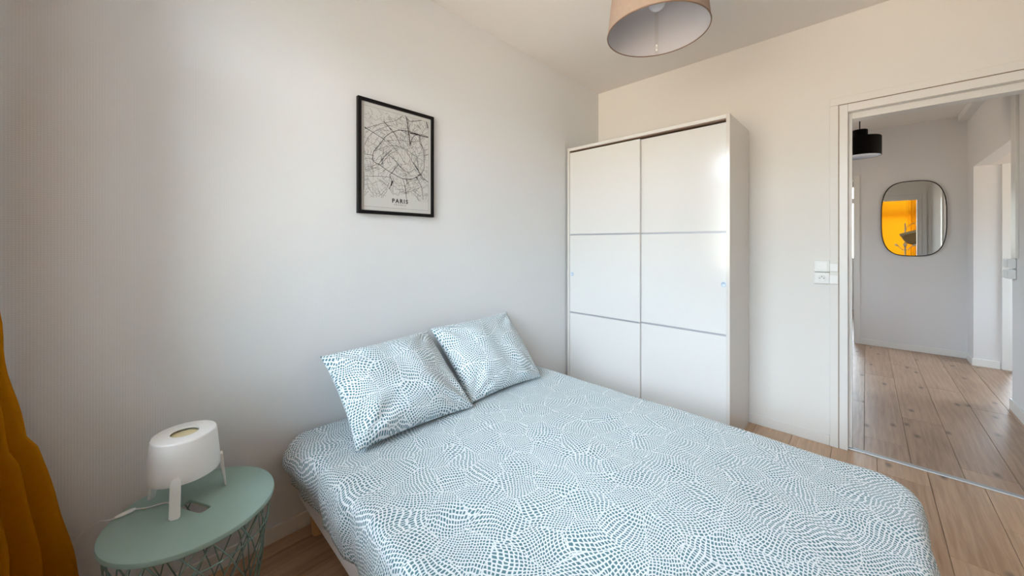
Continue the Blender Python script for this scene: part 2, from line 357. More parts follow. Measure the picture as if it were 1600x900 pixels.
# the strip of floor under the doorway either side of the threshold bar
# ------------------------------------------------------------------ skirtings and trims
def skirting(name, x0, x1, y0, y1, h, label):
    return tag(obj(name, bx(x0, x1, y0, y1, 0, h), M['gloss_trim'], bevel=.003), label, 'baseboard', kind='structure')
skirting('baseboard_left', XL, XL+.012, -.38, YF-.012, .066, 'low white baseboard under the textured wall behind the bed')
skirting('baseboard_far', XL+.012, -.161, YF-.012, YF, .064, 'low white baseboard between wardrobe and door frame')
skirting('baseboard_hall_far', -.055, .79, 6.258, 6.27, .07, 'white baseboard under the mirror wall in the hall')
skirting('baseboard_hall_right', .778, .79, 3.13, 4.60, .08, 'white baseboard along the near hall wall at right')
skirting('baseboard_passage', .785, .955, 5.958, 5.97, .075, 'white baseboard under the short bright wall past the hall')
skirting('baseboard_hall_column', .778, .79, 5.958, 6.258, .075, 'white baseboard round the column corner in the hall')
tag(obj('trim_1', bx(.715, .79, 3.4, 6.19, 2.565, 2.635), M['hall_wall'], bevel=.004), 'boxed pipe casing along the hall ceiling edge', 'trim', kind='structure')

# ------------------------------------------------------------------ doorway
d1 = empty('door_1', (.286, 3.05, 0), 0, 'white painted door frame open to the hall, leaf not in view', 'doorway', kind='structure')
def kid(name, parent, m, *b, bevel=0, label=None):
    w = parent.matrix_world if False else Matrix.Translation(parent.location)
    x, y, z = parent.location
    o = obj(name, bx(b[0]-x, b[1]-x, b[2]-y, b[3]-y, b[4]-z, b[5]-z), m, parent, bevel=bevel)
    if label: o['label'] = label
    return o
G = M['gloss_trim']
kid('jamb', d1, G, -.1175, -.078, 2.984, 3.118, 0, 2.0885, bevel=.002)
kid('jamb', d1, G, .65, .6895, 2.984, 3.118, 0, 2.0885, bevel=.002)
kid('head_jamb', d1, G, -.078, .65, 2.984, 3.118, 2.042, 2.0885, bevel=.002)
kid('door_stop', d1, G, -.078, -.060, 3.030, 3.118, 0, 2.042, bevel=.002)
kid('door_stop', d1, G, .632, .65, 3.030, 3.118, 0, 2.042, bevel=.002)
kid('door_stop', d1, G, -.060, .632, 3.030, 3.118, 2.004, 2.042, bevel=.002)
kid('casing', d1, M['wall'], -.160, -.1205, 2.979, 2.992, 0, 2.0915, bevel=.002)
kid('casing', d1, M['wall'], .6925, .732, 2.979, 2.992, 0, 2.0915, bevel=.002)
kid('casing', d1, M['wall'], -.160, .732, 2.979, 2.992, 2.0915, 2.135, bevel=.002)
kid('casing', d1, G, -.175, -.1205, 3.11, 3.125, 0, 2.0915, bevel=.002)
kid('casing', d1, G, .6925, .745, 3.11, 3.125, 0, 2.0915, bevel=.002)
kid('casing', d1, G, -.175, .745, 3.11, 3.125, 2.0915, 2.145, bevel=.002)
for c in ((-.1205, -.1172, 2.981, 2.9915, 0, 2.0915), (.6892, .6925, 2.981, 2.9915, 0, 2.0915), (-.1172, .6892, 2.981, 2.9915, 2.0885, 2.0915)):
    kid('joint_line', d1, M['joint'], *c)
x, y, z = d1.location
bm = bmesh.new()
prof = ((3.016, 0), (3.018, .0045), (3.026, .0055), (3.030, .0045), (3.036, .0045), (3.040, .0055), (3.048, .0045), (3.050, 0), (3.050, -.0135), (3.016, -.0135))
a = [bm.verts.new((-.078-x, p[0]-y, p[1])) for p in prof]; b = [bm.verts.new((.65-x, p[0]-y, p[1])) for p in prof]
for i in range(len(prof)): bm.faces.new((a[i], a[(i+1) % len(prof)], b[(i+1) % len(prof)], b[i]))
bm.faces.new(a); bm.faces.new(b[::-1])
obj('threshold_bar', bm, M['aluminium'], d1)['label'] = 'grooved aluminium threshold bar'

d2 = empty('door_2', (-.53, 6.30, 0), 0, 'white door casing at the left of the hall mirror wall', 'doorway', kind='structure')
kid('casing', d2, G, -.110, -.057, 6.256, 6.27, 0, 2.088, bevel=.002); kid('casing', d2, G, -1.0, -.947, 6.256, 6.27, 0, 2.088, bevel=.002)
kid('casing', d2, G, -.947, -.110, 6.256, 6.27, 2.037, 2.088, bevel=.002)
kid('jamb', d2, G, -.111, -.098, 6.27, 6.41, 0, 2.04); kid('jamb', d2, G, -.95, -.932, 6.27, 6.41, 0, 2.04)
d3 = empty('door_3', (1.39, 6.10, 0), 0, 'white door casing at the end of the short wall past the hall', 'doorway', kind='structure')
kid('casing', d3, G, .965, 1.020, 5.955, 5.97, 0, 2.034, bevel=.002); kid('casing', d3, G, 1.76, 1.81, 5.955, 5.97, 0, 2.034, bevel=.002)
kid('jamb', d3, G, 1.015, 1.035, 5.965, 6.28, 0, 2.034); kid('jamb', d3, G, 1.745, 1.765, 5.965, 6.28, 0, 2.034)

# ------------------------------------------------------------------ windows
def window(n, axis, pos, thick, R, label, mull=(), transom=None, sill=1):
    """pos = inner wall face, thick = signed depth outwards"""
    a0, a1, z0, z1 = R; f = .05
    ctr = ((a0+a1)/2, pos) if axis == 'x' else (pos, (a0+a1)/2)
    e = empty('window_%d' % n, (ctr[0], ctr[1], z0), 0, label, 'window', kind='structure')
    def seg(name, m, p, q, zz0, zz1, d0, d1):
        lo, hi = sorted((pos+thick*d0, pos+thick*d1))
        if axis == 'x': return kid(name, e, m, p, q, lo, hi, zz0, zz1)
        return kid(name, e, m, lo, hi, p, q, zz0, zz1)
    Wp = M['window_paint']
    seg('window_frame', Wp, a0, a0+f, z0, z1, .3, .8); seg('window_frame', Wp, a1-f, a1, z0, z1, .3, .8)
    seg('window_frame', Wp, a0+f, a1-f, z0, z0+f, .3, .8); seg('window_frame', Wp, a0+f, a1-f, z1-f, z1, .3, .8)
    zt = [z0+f, z1-f]
    if transom: seg('transom', Wp, a0+f, a1-f, transom-.045, transom+.045, .3, .8); zt = [z0+f, transom-.045, transom+.045, z1-f]
    xs = [a0+f]+[q for mm in mull for q in (mm-.04, mm+.04)]+[a1-f]
    for j in range(0, len(zt), 2):
        for mm in mull: seg('mullion', Wp, mm-.04, mm+.04, zt[j], zt[j+1], .32, .78)
        for i in range(0, len(xs), 2): seg('pane', M['glass'], xs[i], xs[i+1], zt[j], zt[j+1], .53, .57)
    if sill: seg('window_sill', Wp, a0-.03, a1+.03, z0-.03, z0, -.25, .3)
window(1, 'x', -.38, -.30, WB, 'wide white bedroom window behind the mustard curtains', (-.70, .12), 2.03)
window(2, 'x', 9.45, .13, WA, 'bright window seen through the narrow gap beside the hall door casing', (), 2.05)
window(3, 'x', 9.45, .13, WC, 'bright window glimpsed past the short wall right of the hall', (), 2.05)
window(4, 'y', -1.80, -.14, WH, 'unseen window added to light the hall, left of the doorway', ())
window(5, 'y', 2.60, .14, WP, 'passage window hidden beyond the hall opening', ())
rad = empty('radiator', (-.30, 9.37, .12), 0, 'white panel radiator under the window beyond the hall', 'radiator')
kid('panel', rad, M['radiator'], -.80, .20, 9.35, 9.40, .16, .84, bevel=.01)
bm = bmesh.new()
for i in range(18): box(bm, -.48+i*.055, -.455+i*.055, -.03, -.018, .08, .68)
obj('fin', bm, M['radiator'], rad)
kid('bracket', rad, M['radiator'], -.6, -.56, 9.40, 9.447, .3, .7); kid('bracket', rad, M['radiator'], 0, .04, 9.40, 9.447, .3, .7)

# ------------------------------------------------------------------ wardrobe
wx0, wx1, wy0, wy1, wz = -1.770, -.586, 2.481, 2.974, 2.032
wd = empty('wardrobe', ((wx0+wx1)/2, (wy0+wy1)/2, 0), 0, 'tall glossy white two-door sliding wardrobe in the corner', 'wardrobe')
T = .020; Fo = M['foil_white']
kid('side_panel', wd, Fo, wx0, wx0+T, wy0, wy1, 0, wz, bevel=.001); kid('side_panel', wd, Fo, wx1-T, wx1, wy0, wy1, 0, wz, bevel=.001)
kid('top_panel', wd, M['gloss_white'], wx0+T, wx1-T, wy0, wy1, wz-.026, wz-.004, bevel=.001)
kid('back_panel', wd, Fo, wx0+T, wx1-T, wy1-.012, wy1-.002, .02, wz-.026)
kid('bottom_panel', wd, Fo, wx0+T, wx1-T, wy0+.01, wy1-.014, .03, .048)
kid('plinth', wd, Fo, wx0+T, wx1-T, wy0+.03, wy0+.045, 0, .03)
kid('door_track', wd, M['shade_rim'], wx0+T, wx1-T, wy0+.006, wy0+.06, wz-.032, wz-.0262)
r1, r2 = 1.319, .685
def sliding(x0, x1, yf, kx, lab):
    ctr = Vector(wd.location)
    cx, cy, cz = wd.location
    d = kid('door', wd, M['gloss_white'], x0, x1, yf+.009, yf+.022, .05, wz-.040); d['label'] = lab
    for a, b in ((.052, r2-.006), (r2+.006, r1-.006), (r1+.006, wz-.042)):
        obj('door_panel', bx(x0-cx, x1-cx, yf-cy, yf+.009-cy, a, b), M['gloss_white'], d, bevel=.0012)
    for z in (r2, r1):
        obj('rail', bx(x0-cx, x1-cx, yf+.001-cy, yf+.009-cy, z-.0055, z+.0055), M['rail'], d)
    bm = bmesh.new(); lathe(bm, [(.009, 0), (.013, 0), (.0155, -.002), (.0165, -.0045), (.0155, -.006), (.0120, -.0065), (.0105, -.004), (0, -.003)], 28)
    k = obj('finger_pull', bm, M['knob'], d, smooth=True, loc=(kx-cx, yf-.0005-cy, .998)); k.rotation_euler = (-PI/2, 0, 0)
    k['label'] = 'round pale blue finger pull'
sliding(wx0+T+.002, -1.150, wy0+.004, -1.722, 'left sliding door with pull at its left edge')
sliding(-1.175, wx1-T-.002, wy0+.030, -.625, 'right sliding door set behind the left one')

# ------------------------------------------------------------------ bed
bx0, bx1, by0, by1 = -1.768, .105, .487, 1.850
bed = empty('bed', ((bx0+bx1)/2, (by0+by1)/2, 0), 0, 'low double bed with white base and short pine legs against the textured wall', 'bed')
kid('base', bed, M['bed_base'], bx0, bx1, by0, by1, .148, .285, bevel=.012)
kid('mattress', bed, M['mattress'], bx0+.004, bx1-.004, by0+.006, by1-.006, .287, .415, bevel=.03)
for lx, ly in ((-1.70, .545), (-.02, .545), (-1.70, 1.78), (-.02, 1.78)):
    bm = bmesh.new(); cx, cy, _ = bed.location
    n = 20; lathe(bm, [(0, 0), (.019, 0), (.021, .004), (.030, .1475), (0, .1475)], 20, lx-cx, ly-cy)
    obj('leg', bm, M['pine'], bed, smooth=True)['label'] = 'tapered pine leg'

# duvet: rings run outward over the mattress edge; uv is the cloth laid flat
def hill(x, y):
    return (.006*math.sin(3.1*x+1.3*y+.5)*math.sin(2.3*y-.8*x+1)+.004*math.sin(6.7*x-2.2*y)*math.sin(5.1*y+1.7)
            +.002*math.sin(13*x+5*y)*math.sin(9*y-4*x))
def make_duvet():
    bm = bmesh.new(); uvl = bm.loops.layers.uv.new('uv')
    X0, X1, Y0, Y1 = -1.735, .092, .500, 1.845      # edge of the flat part
    def outline():
        pts = []
        def arc(cx, cy, r, a0, a1, n):
            for i in range(n): a = a0+(a1-a0)*i/n; pts.append(((cx+r*math.cos(a), cy+r*math.sin(a)), (math.cos(a), math.sin(a))))
        def seg(p, q, nn, n):
            for i in range(n): t = i/n; pts.append(((p[0]+(q[0]-p[0])*t, p[1]+(q[1]-p[1])*t), nn))
        r = .10; rh = .03
        seg((X0+rh, Y0), (X1-r, Y0), (0, -1), 70); arc(X1-r, Y0+r, r, -PI/2, 0, 10)
        seg((X1, Y0+r), (X1, Y1-r), (1, 0), 50); arc(X1-r, Y1-r, r, 0, PI/2, 10)
        seg((X1-r, Y1), (X0+rh, Y1), (0, 1), 70); arc(X0+rh, Y1-rh, rh, PI/2, PI, 5)
        seg((X0, Y1-rh), (X0, Y0+rh), (-1, 0), 50); arc(X0+rh, Y0+rh, rh, PI, 1.5*PI, 5)
        return pts
    O = outline(); cx, cy = (X0+X1)/2, (Y0+Y1)/2; zt = .434
    rings = []
    K = 34
    for k in range(1, K+1):
        f = k/K
        rings.append([((cx+(p[0]-cx)*f, cy+(p[1]-cy)*f, zt+hill(cx+(p[0]-cx)*f, cy+(p[1]-cy)*f)), (cx+(p[0]-cx)*f, cy+(p[1]-cy)*f)) for p, n in O])
    # edge profile: (outward, down, arc length)
    prof = []
    for i in range(1, 9):
        a = PI/2*i/8; prof.append((.040*math.sin(a), .040*(1-math.cos(a)), .063*i/8))
    s = .063
    for i in range(1, 11): s += .0150; prof.append((.040+.006*math.sin(i*.5), .040+.0150*i, s))
    prof.append((.030, .188, s+.008)); prof.append((.026, .170, s+.025))
    for j, (o, d, s_) in enumerate(prof):
        ring = []
        for i, (p, n) in enumerate(O):
            q = i/len(O)*2*PI; head = max(0, 1-abs(p[0]-X0)/.30)
            w = min(1, d/.10)*(.006*math.sin(q*19)+.004*math.sin(q*41+1.3)+.003*math.sin(q*67))
            oo = o+w; dd = d
            if n[0] < -.5: oo = min(oo, .034) if j < len(prof)-2 else oo  # against the wall
            if n[1] < -.2:
                h = head*head*(3-2*head)
                oo += h*.038*math.sin(min(1, d/.15)*PI*.85); dd = d*(1-.12*h)    # the duvet swells at the pillow end
            x, y = p[0]+n[0]*oo, p[1]+n[1]*oo
            x = max(x, -1.7805)
            ring.append(((x, y, zt-dd+hill(*p)*(1-min(1, d/.1))), (p[0]+n[0]*s_, p[1]+n[1]*s_)))
        rings.append(ring)
    V = [[(bm.verts.new(c), uv) for c, uv in r] for r in rings]
    c0 = (bm.verts.new((cx, cy, zt+hill(cx, cy))), (cx, cy)); n = len(O)
    def face(items):
        f = bm.faces.new([i[0] for i in items])
        for l, it in zip(f.loops, items): l[uvl].uv = it[1]
    for i in range(n): face((c0, V[0][i], V[0][(i+1) % n]))
    for a, b in zip(V, V[1:]):
        for i in range(n): j = (i+1) % n; face((a[i], b[i], b[j], a[j]))
    o = obj('duvet', bm, M['cotton'], smooth=True)
    return tag(o, 'white duvet with small teal dashes spread over the whole bed', 'duvet')
make_duvet()

def make_pillow(C0, C1, C2, C3, th, seed, label):
    """corners: bottom-near, bottom-far, top-far, top-near"""
    rnd = random.Random(seed); bm = bmesh.new(); uvl = bm.loops.layers.uv.new('uv'); n = 44
    C = [Vector(c) for c in (C0, C1, C2, C3)]
    nor = (C[1]-C[0]).cross(C[3]-C[0]).normalized()
    if nor.x < 0: nor = -nor
    ph = [rnd.uniform(0, 6) for _ in range(8)]
    def P(u, v, side):
        s, t = (u+1)/2, (v+1)/2
        # edges pull in between the corners
        pin = .034
        s2 = s+(.5-s)*2*pin*(1-v*v)*abs(u)**3; t2 = t+(.5-t)*2*pin*(1-u*u)*abs(v)**3
        p = C[0]*(1-s2)*(1-t2)+C[1]*s2*(1-t2)+C[2]*s2*t2+C[3]*(1-s2)*t2
        h = max(0, (1-abs(u)**2.4)*(1-abs(v)**2.4))**.55
        e = max(abs(u), abs(v)); fade = max(0, 1-e**6)
        wr = fade*(.009*math.sin(5*u+3*v+ph[0])*math.sin(4*v-2*u+ph[1])+.004*math.sin(9*u-6*v+ph[2])*math.sin(3*u+8*v+ph[3]))
        # gathered folds running in from the corners
        for k, (a, b) in enumerate(((-1, -1), (1, -1), (1, 1), (-1, 1))):
            du, dv = u-a, v-b; rr = math.hypot(du, dv); an = math.atan2(dv, du)
            wr += .009*math.exp(-((rr-.45)/.3)**2)*math.sin(11*an+ph[4+k])*fade
        sag = -.030*(1-t)**1.0*(1-u*u)*(1 if side > 0 else .2)
        return p+nor*(side*(th/2)*h+(wr if side > 0 else -wr*.5))
    Wd, Hd = (C[1]-C[0]).length, (C[3]-C[0]).length; off = rnd.uniform(2, 9)
    G = {}
    for side in (1, -1):
        for i in range(n+1):
            for j in range(n+1):
                u, v = math.sin((i/n-.5)*PI)*.35+(2*i/n-1)*.65, math.sin((j/n-.5)*PI)*.35+(2*j/n-1)*.65
                edge = i in (0, n) or j in (0, n)
                if side < 0 and edge: G[side, i, j] = G[1, i, j]; continue
                G[side, i, j] = (bm.verts.new(P(u, v, side)), (off+u*Wd/2, off+v*Hd/2+(3 if side < 0 else 0)))
        for i in range(n):
            for j in range(n):
                q = [G[side, i, j], G[side, i+1, j], G[side, i+1, j+1], G[side, i, j+1]]
                f = bm.faces.new([a[0] for a in q])
                for l, a in zip(f.loops, q): l[uvl].uv = a[1]
    return tag(obj('pillow', bm, M['cotton'], smooth=True), label, 'pillow', 'patterned pillows on the bed')
make_pillow((-1.395, .585, .452), (-1.372, 1.150, .452), (-1.715, 1.105, .775), (-1.715, .560, .755), .20, 3, 'teal dashed pillow nearer the lamp, overlapping the other at the head of the bed')
make_pillow((-1.410, 1.150, .450), (-1.392, 1.690, .450), (-1.715, 1.715, .795), (-1.715, 1.120, .785), .18, 8, 'teal dashed pillow nearer the wardrobe, half tucked behind its neighbour')

# ------------------------------------------------------------------ side table
TC = (-1.503, .128); TZ = .430; TR = .2075
st = empty('side_table', (*TC, 0), 0, 'round sage green wire basket side table beside the bed', 'side table')
def table_top():
    bm = bmesh.new(); n = 96; ang = math.radians(27)
    def slot(i, e=0):
        t = 2*PI*i/n; hl, hw = .050+e, .0165+e
        c, s = math.cos(t), math.sin(t); ex = .32
        px = hl*math.copysign(abs(c)**ex, c); py = hw*math.copysign(abs(s)**ex, s)
        return (px*math.cos(ang)-py*math.sin(ang), px*math.sin(ang)+py*math.cos(ang))
    def circ(r, i): t = 2*PI*i/n+ang; return (r*math.cos(t), r*math.sin(t))
    def ring(f, z): return [bm.verts.new((*f(i), z)) for i in range(n)]
    rs = [ring(lambda i: slot(i), TZ-.010), ring(lambda i: slot(i), TZ-.002), ring(lambda i: slot(i, .002), TZ), ring(lambda i: circ(.085, i), TZ), ring(lambda i: circ(TR-.006, i), TZ),
          ring(lambda i: circ(TR-.0015, i), TZ-.0015), ring(lambda i: circ(TR, i), TZ-.005), ring(lambda i: circ(TR, i), TZ-.013), ring(lambda i: circ(TR-.003, i), TZ-.014),
          ring(lambda i: circ(TR-.006, i), TZ-.010), ring(lambda i: circ(.085, i), TZ-.010)]
    for a, b in zip(rs, rs[1:]+rs[:1]):
        for i in range(n): j = (i+1) % n; bm.faces.new((a[i], a[j], b[j], b[i]))
    o = obj('table_top', bm, M['sage'], st, smooth=True)
    m = o.modifiers.new('edge', 'EDGE_SPLIT'); m.split_angle = math.radians(35)
    o['label'] = 'lift-off round top with a handle slot'
table_top()
zt, zb, rt_, rb_ = TZ-.016, .012, TR-.008, .150
def rad_at(z): return rb_+(rt_-rb_)*((z-zb)/(zt-zb))**.9
for z, r in ((zt, .0032), (.345, .0022), (zb, .0032)):
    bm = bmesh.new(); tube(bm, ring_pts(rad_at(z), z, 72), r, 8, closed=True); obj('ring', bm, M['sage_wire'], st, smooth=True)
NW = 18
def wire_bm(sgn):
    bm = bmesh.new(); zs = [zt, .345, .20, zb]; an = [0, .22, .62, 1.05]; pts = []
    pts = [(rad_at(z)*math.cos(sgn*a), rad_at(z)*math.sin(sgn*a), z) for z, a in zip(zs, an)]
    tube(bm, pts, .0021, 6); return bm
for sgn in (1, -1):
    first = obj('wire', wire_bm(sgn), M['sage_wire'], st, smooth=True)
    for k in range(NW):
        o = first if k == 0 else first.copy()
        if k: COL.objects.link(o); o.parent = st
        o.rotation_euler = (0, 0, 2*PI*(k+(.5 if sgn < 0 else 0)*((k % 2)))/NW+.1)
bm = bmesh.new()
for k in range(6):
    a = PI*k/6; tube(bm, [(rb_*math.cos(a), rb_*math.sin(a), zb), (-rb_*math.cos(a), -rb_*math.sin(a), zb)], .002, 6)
obj('basket_bottom', bm, M['sage_wire'], st, smooth=True)

# ------------------------------------------------------------------ table lamp
LC = (-1.569, .109)
tl = empty('table_lamp', (*LC, TZ), 0, 'small white table lamp on three flat legs standing on the round green table', 'table lamp')
zb_, zt_ = .090, .215
bm = bmesh.new()
lathe(bm, [(.0865, zb_+.003), (.0895, zb_), (.0905, zb_+.002), (.0885, zb_+.03), (.0810, zt_-.006), (.0790, zt_-.001), (.0765, zt_), (.0355, zt_), (.0345, zt_-.002), (.0350, zt_-.004), (.0760, zt_-.004), (.0780, zt_-.008)], 72, close=True)
sh = obj('shade', bm, M['white_plastic'], tl, smooth=True); m = sh.modifiers.new('e', 'EDGE_SPLIT'); m.split_angle = math.radians(50)
bm = bmesh.new(); lathe(bm, [(0, .17), (.014, .17), (.014, .150), (.022, .148), (.022, .135), (0, .135)], 24); obj('socket', bm, M['cream_plastic'], tl, smooth=True)
bm = bmesh.new(); lathe(bm, [(0, .203), (.030, .204), (.036, .2075), (.0358, .2020), (.030, .2005), (0, .1995)], 40); obj('inner_diffuser', bm, M['lamp_cream'], tl, smooth=True)
bm = bmesh.new(); lathe(bm, [(0, .199), (.012, .198), (.019, .194), (.0225, .186), (.019, .176), (.014, .171), (0, .171)], 24); obj('bulb', bm, M['cream_plastic'], tl, smooth=True)
bm = bmesh.new()
for k in range(3):
    a = 2*PI*k/3+.5; tube(bm, [(.02*math.cos(a), .02*math.sin(a), .142), (.0875*math.cos(a), .0875*math.sin(a), .098)], .003, 6)
obj('shade_support', bm, M['cream_plastic'], tl, smooth=True)
def slat_leg(ang):
    bm = bmesh.new(); w = .0142; t = .009
    rows = [(0, .35), (.002, .75), (.007, 1), (.1, 1), (.112, .85), (.116, .4)]
    A, B = [], []
    for z, k in rows:
        r = .1035-.0100*z/.116+.0; row = []
        for sy in (-1, 1):
            A.append(bm.verts.new((r+.002, sy*w*k*(1-.06*z/.1), z))); B.append(bm.verts.new((r-t*(.5+1.0*z/.116)+.002, sy*w*k*.7, z)))
    n = len(rows)
    for i in range(n-1):
        for Q in (A, B): bm.faces.new((Q[2*i], Q[2*i+1], Q[2*i+3], Q[2*i+2]))
        for s in (0, 1): bm.faces.new((A[2*i+s], A[2*i+2+s], B[2*i+2+s], B[2*i+s]))
    bm.faces.new((A[0], A[1], B[1], B[0])); bm.faces.new((A[-2], A[-1], B[-1], B[-2]))
    o = obj('leg', bm, M['white_plastic'], tl, bevel=.0012); o.rotation_euler = (0, 0, ang); return o
for fx, fy in ((-1.471, .080), (-1.641, .036), (-1.563, .211)): slat_leg(math.atan2(fy-LC[1], fx-LC[0]))
lx, ly = LC
def lp(x, y, z): return (x-lx, y-ly, z-TZ)
bm = bmesh.new()
tube(bm, smooth_path([lp(-1.569, .109, .565), lp(-1.540, .098, .515), lp(-1.545, .085, .46), lp(-1.565, .080, .4335), lp(-1.583, .065, .4325), lp(-1.590, .045, .4325), lp(-1.594, .025, .4325), lp(-1.608, .000, .434)], 8), .0019, 8)
cord = obj('cord', bm, M['white_plastic'], tl, smooth=True)
bm = bmesh.new()
tube(bm, smooth_path([lp(-1.598, -.045, .434), lp(-1.602, -.058, .434), lp(-1.635, -.080, .425), lp(-1.690, -.105, .385), lp(-1.735, -.140, .325), lp(-1.752, -.185, .20), lp(-1.760, -.26, .06), lp(-1.76, -.36, .010)], 8), .0019, 8)
obj('cord', bm, M['white_plastic'], tl, smooth=True)
bm = bmesh.new(); tube(bm, [(0, 0, 0), (.003, 0, 0), (.010, 0, 0), (.030, 0, 0), (.043, 0, 0), (.046, 0, 0)], [.003, .0055, .0075, .0078, .0055, .003], 12)
for v in bm.verts: v.co.z *= .62
sw = obj('cord_switch', bm, M['white_plastic'], cord, smooth=True, loc=lp(-1.608, .000, .4358)); sw.rotation_euler = (0, 0, math.atan2(-.045, .010))

# ------------------------------------------------------------------ framed map
py0, py1, pz0, pz1 = .748, 1.180, 1.397, 1.967; PXW = XL; PXF = XL+.022
pf = empty('framed_map', (PXW, (py0+py1)/2, (pz0+pz1)/2), 0, 'black framed black-and-white city map poster lettered PARIS above the bed', 'picture')
fw_ = .017
kid('frame', pf, M['black_frame'], PXW+.0005, PXF, py0, py0+fw_, pz0, pz1, bevel=.001)
kid('frame', pf, M['black_frame'], PXW+.0005, PXF, py1-fw_, py1, pz0, pz1, bevel=.001)
kid('frame', pf, M['black_frame'], PXW+.0005, PXF, py0+fw_, py1-fw_, pz0, pz0+fw_, bevel=.001)
kid('frame', pf, M['black_frame'], PXW+.0005, PXF, py0+fw_, py1-fw_, pz1-fw_, pz1, bevel=.001)
kid('print', pf, M['paper'], PXW+.001, PXW+.013, py0+fw_, py1-fw_, pz0+fw_, pz1-fw_)
# print coordinates: s 0..1 left to right, t 0..1 bottom to top over the visible sheet
sw_, sh_ = py1-py0-2*fw_, pz1-pz0-2*fw_
def pp(s, t, lift=0): return Vector((PXW+.0132+lift-pf.location.x, py0+fw_+s*sw_-pf.location.y, pz0+fw_+t*sh_-pf.location.z))
def ribbon(bm, pts, w, lift=0):
    P = [pp(s, t, lift) for s, t in pts]; n = len(P); A = []
    for i in range(n):
        d = P[min(i+1, n-1)]-P[max(i-1, 0)]
        if d.length < 1e-9: d = Vector((0, 1, 0))
        d.normalize(); q = Vector((0, -d.z, d.y))*(w[i] if isinstance(w, list) else w)/2
        A.append((bm.verts.new(P[i]+q), bm.verts.new(P[i]-q)))
    for a, b in zip(A, A[1:]): bm.faces.new((a[0], a[1], b[1], b[0]))
# traced lines of the poster: corners of the traced sheet, left edge x=103 y 118..815, right edge x=535 y 237..833
def tr(x, y):
    # invert the perspective of the traced view (vertical lines stay vertical)
    y_b0, y_b1 = 815, 833; y_t0, y_t1 = 118, 237
    k = (x-103)/(535-103); h0, h1 = y_b0-y_t0, y_b1-y_t1
    s = k*h1/h0/(1-k+k*h1/h0) if True else k
    s = k/(k+(1-k)*h0/h1) if False else k*(h0/h1)/(1-k+k*(h0/h1)) if False else k*h0/(k*h0+(1-k)*h1)*1.0
    s = 1-(1-k)*h1/((1-k)*h1+k*h0) if False else s
    yt = y_t0+(y_t1-y_t0)*k; yb = y_b0+(y_b1-y_b0)*k
    return s, 1-(y-yt)/(yb-yt)
major = [
 (3, [(160,470),(165,440),(185,410),(210,370),(225,345),(260,315),(310,298),(350,302),(395,312),(430,325),(450,340),(455,375),(470,410),(480,450),(482,500),(480,545),(460,575),(420,600),(380,612),(330,608),(290,590),(240,560),(195,525),(170,510),(160,490),(160,470)]),
 (6, [(380,318),(425,326),(470,338),(515,348)]), (2, [(300,295),(380,314),(470,330),(513,344)]),
 (5, [(355,215),(362,270),(372,340),(380,400)]), (2, [(366,225),(372,280),(376,330)]), (3, [(345,205),(375,240),(420,240),(462,238)]),
 (3, [(380,390),(395,350),(410,333),(430,330)]), (3, [(215,245),(255,290),(290,340),(310,388)]), (5, [(250,288),(262,298)]),
 (3, [(120,290),(170,325),(225,365)]), (6, [(500,250),(513,290)]), (2, [(120,460),(160,465)]), (6, [(120,288),(130,298)]),
 (2, [(190,520),(215,480),(245,445),(262,430)]), (1.5, [(200,525),(225,490),(255,450),(300,425)]),
 (3, [(300,520),(265,570),(250,590),(262,625),(250,675)]), (8, [(268,625),(258,655)]), (2.5, [(330,610),(345,660),(355,740)]),
 (3.5, [(395,500),(440,560),(470,600),(515,630)]), (6, [(412,525),(440,560)]), (2, [(405,505),(430,540),(450,590),(480,620)]), (7, [(420,595),(432,612)]),
 (2.5, [(425,600),(460,660),(475,740)]), (2, [(245,460),(290,500),(330,550),(370,568),(410,545)]), (2.5, [(483,462),(515,455)]),
 (1.5, [(120,300),(180,270),(240,250),(290,235),(330,205)]), (1.2, [(120,400),(150,330),(215,285),(260,270)]), (1.5, [(120,600),(240,600),(260,615)]),
 (1.2, [(210,375),(290,362),(380,372),(455,368)]), (1.2, [(165,440),(250,400),(330,410),(400,455),(480,500)]), (1.2, [(300,388),(350,430),(395,500)]),
 (1.5, [(380,372),(400,420),(430,480),(440,560)]), (2.5, [(445,340),(448,380),(472,410)]), (1.2, [(345,660),(375,625),(440,615)]),
 (4, [(365,612),(385,610)]), (4, [(435,585),(462,582)]), (5, [(185,518),(195,524)]), (1.5, [(240,370),(300,440),(350,520)])]
bm = bmesh.new()
for w, pts in major:
    P = [tr(*p) for p in pts]
    if len(P) > 2:
        P = [(v.x, v.y) for v in smooth_path([(a, b, 0) for a, b in P], 4)]
    ribbon(bm, P, (w+.7)*.00078, .0003)
def rect(bm, s0, s1, t0, t1, w):
    for a, b in (((s0,t0),(s1,t0)),((s1,t0),(s1,t1)),((s1,t1),(s0,t1)),((s0,t1),(s0,t0))): ribbon(bm, [a, b], w, .0002)
obj('main_roads', bm, M['ink'], pf)['kind'] = 'stuff'
bm = bmesh.new(); rnd = random.Random(5)
rect(bm, .03, .965, .035, .965, .0011)
def inside(s, t): return .035 < s < .96 and .12 < t < .96 and not (.33 < s < .72 and t < .16)
for k in range(900):
    s, t = rnd.uniform(.03, .96), rnd.uniform(.12, .965)
    ds, dt = s-.52, t-.53; base = math.atan2(dt, ds)+rnd.choice((0, PI/2))+rnd.gauss(0, .22)
    if rnd.random() > (1.25-1.1*math.hypot(ds, dt)): continue
    ln = rnd.uniform(.02, .14)*(1 if rnd.random() < .85 else 2.2); P = []; a = base
    for i in range(6):
        if not inside(s, t): break
        P.append((s, t)); a += rnd.gauss(0, .10); s += math.cos(a)*ln/5; t += math.sin(a)*ln/5*(sw_/sh_)
    if len(P) > 2: ribbon(bm, P, rnd.choice((.0008, .0010, .0014)), rnd.uniform(0, .0001))
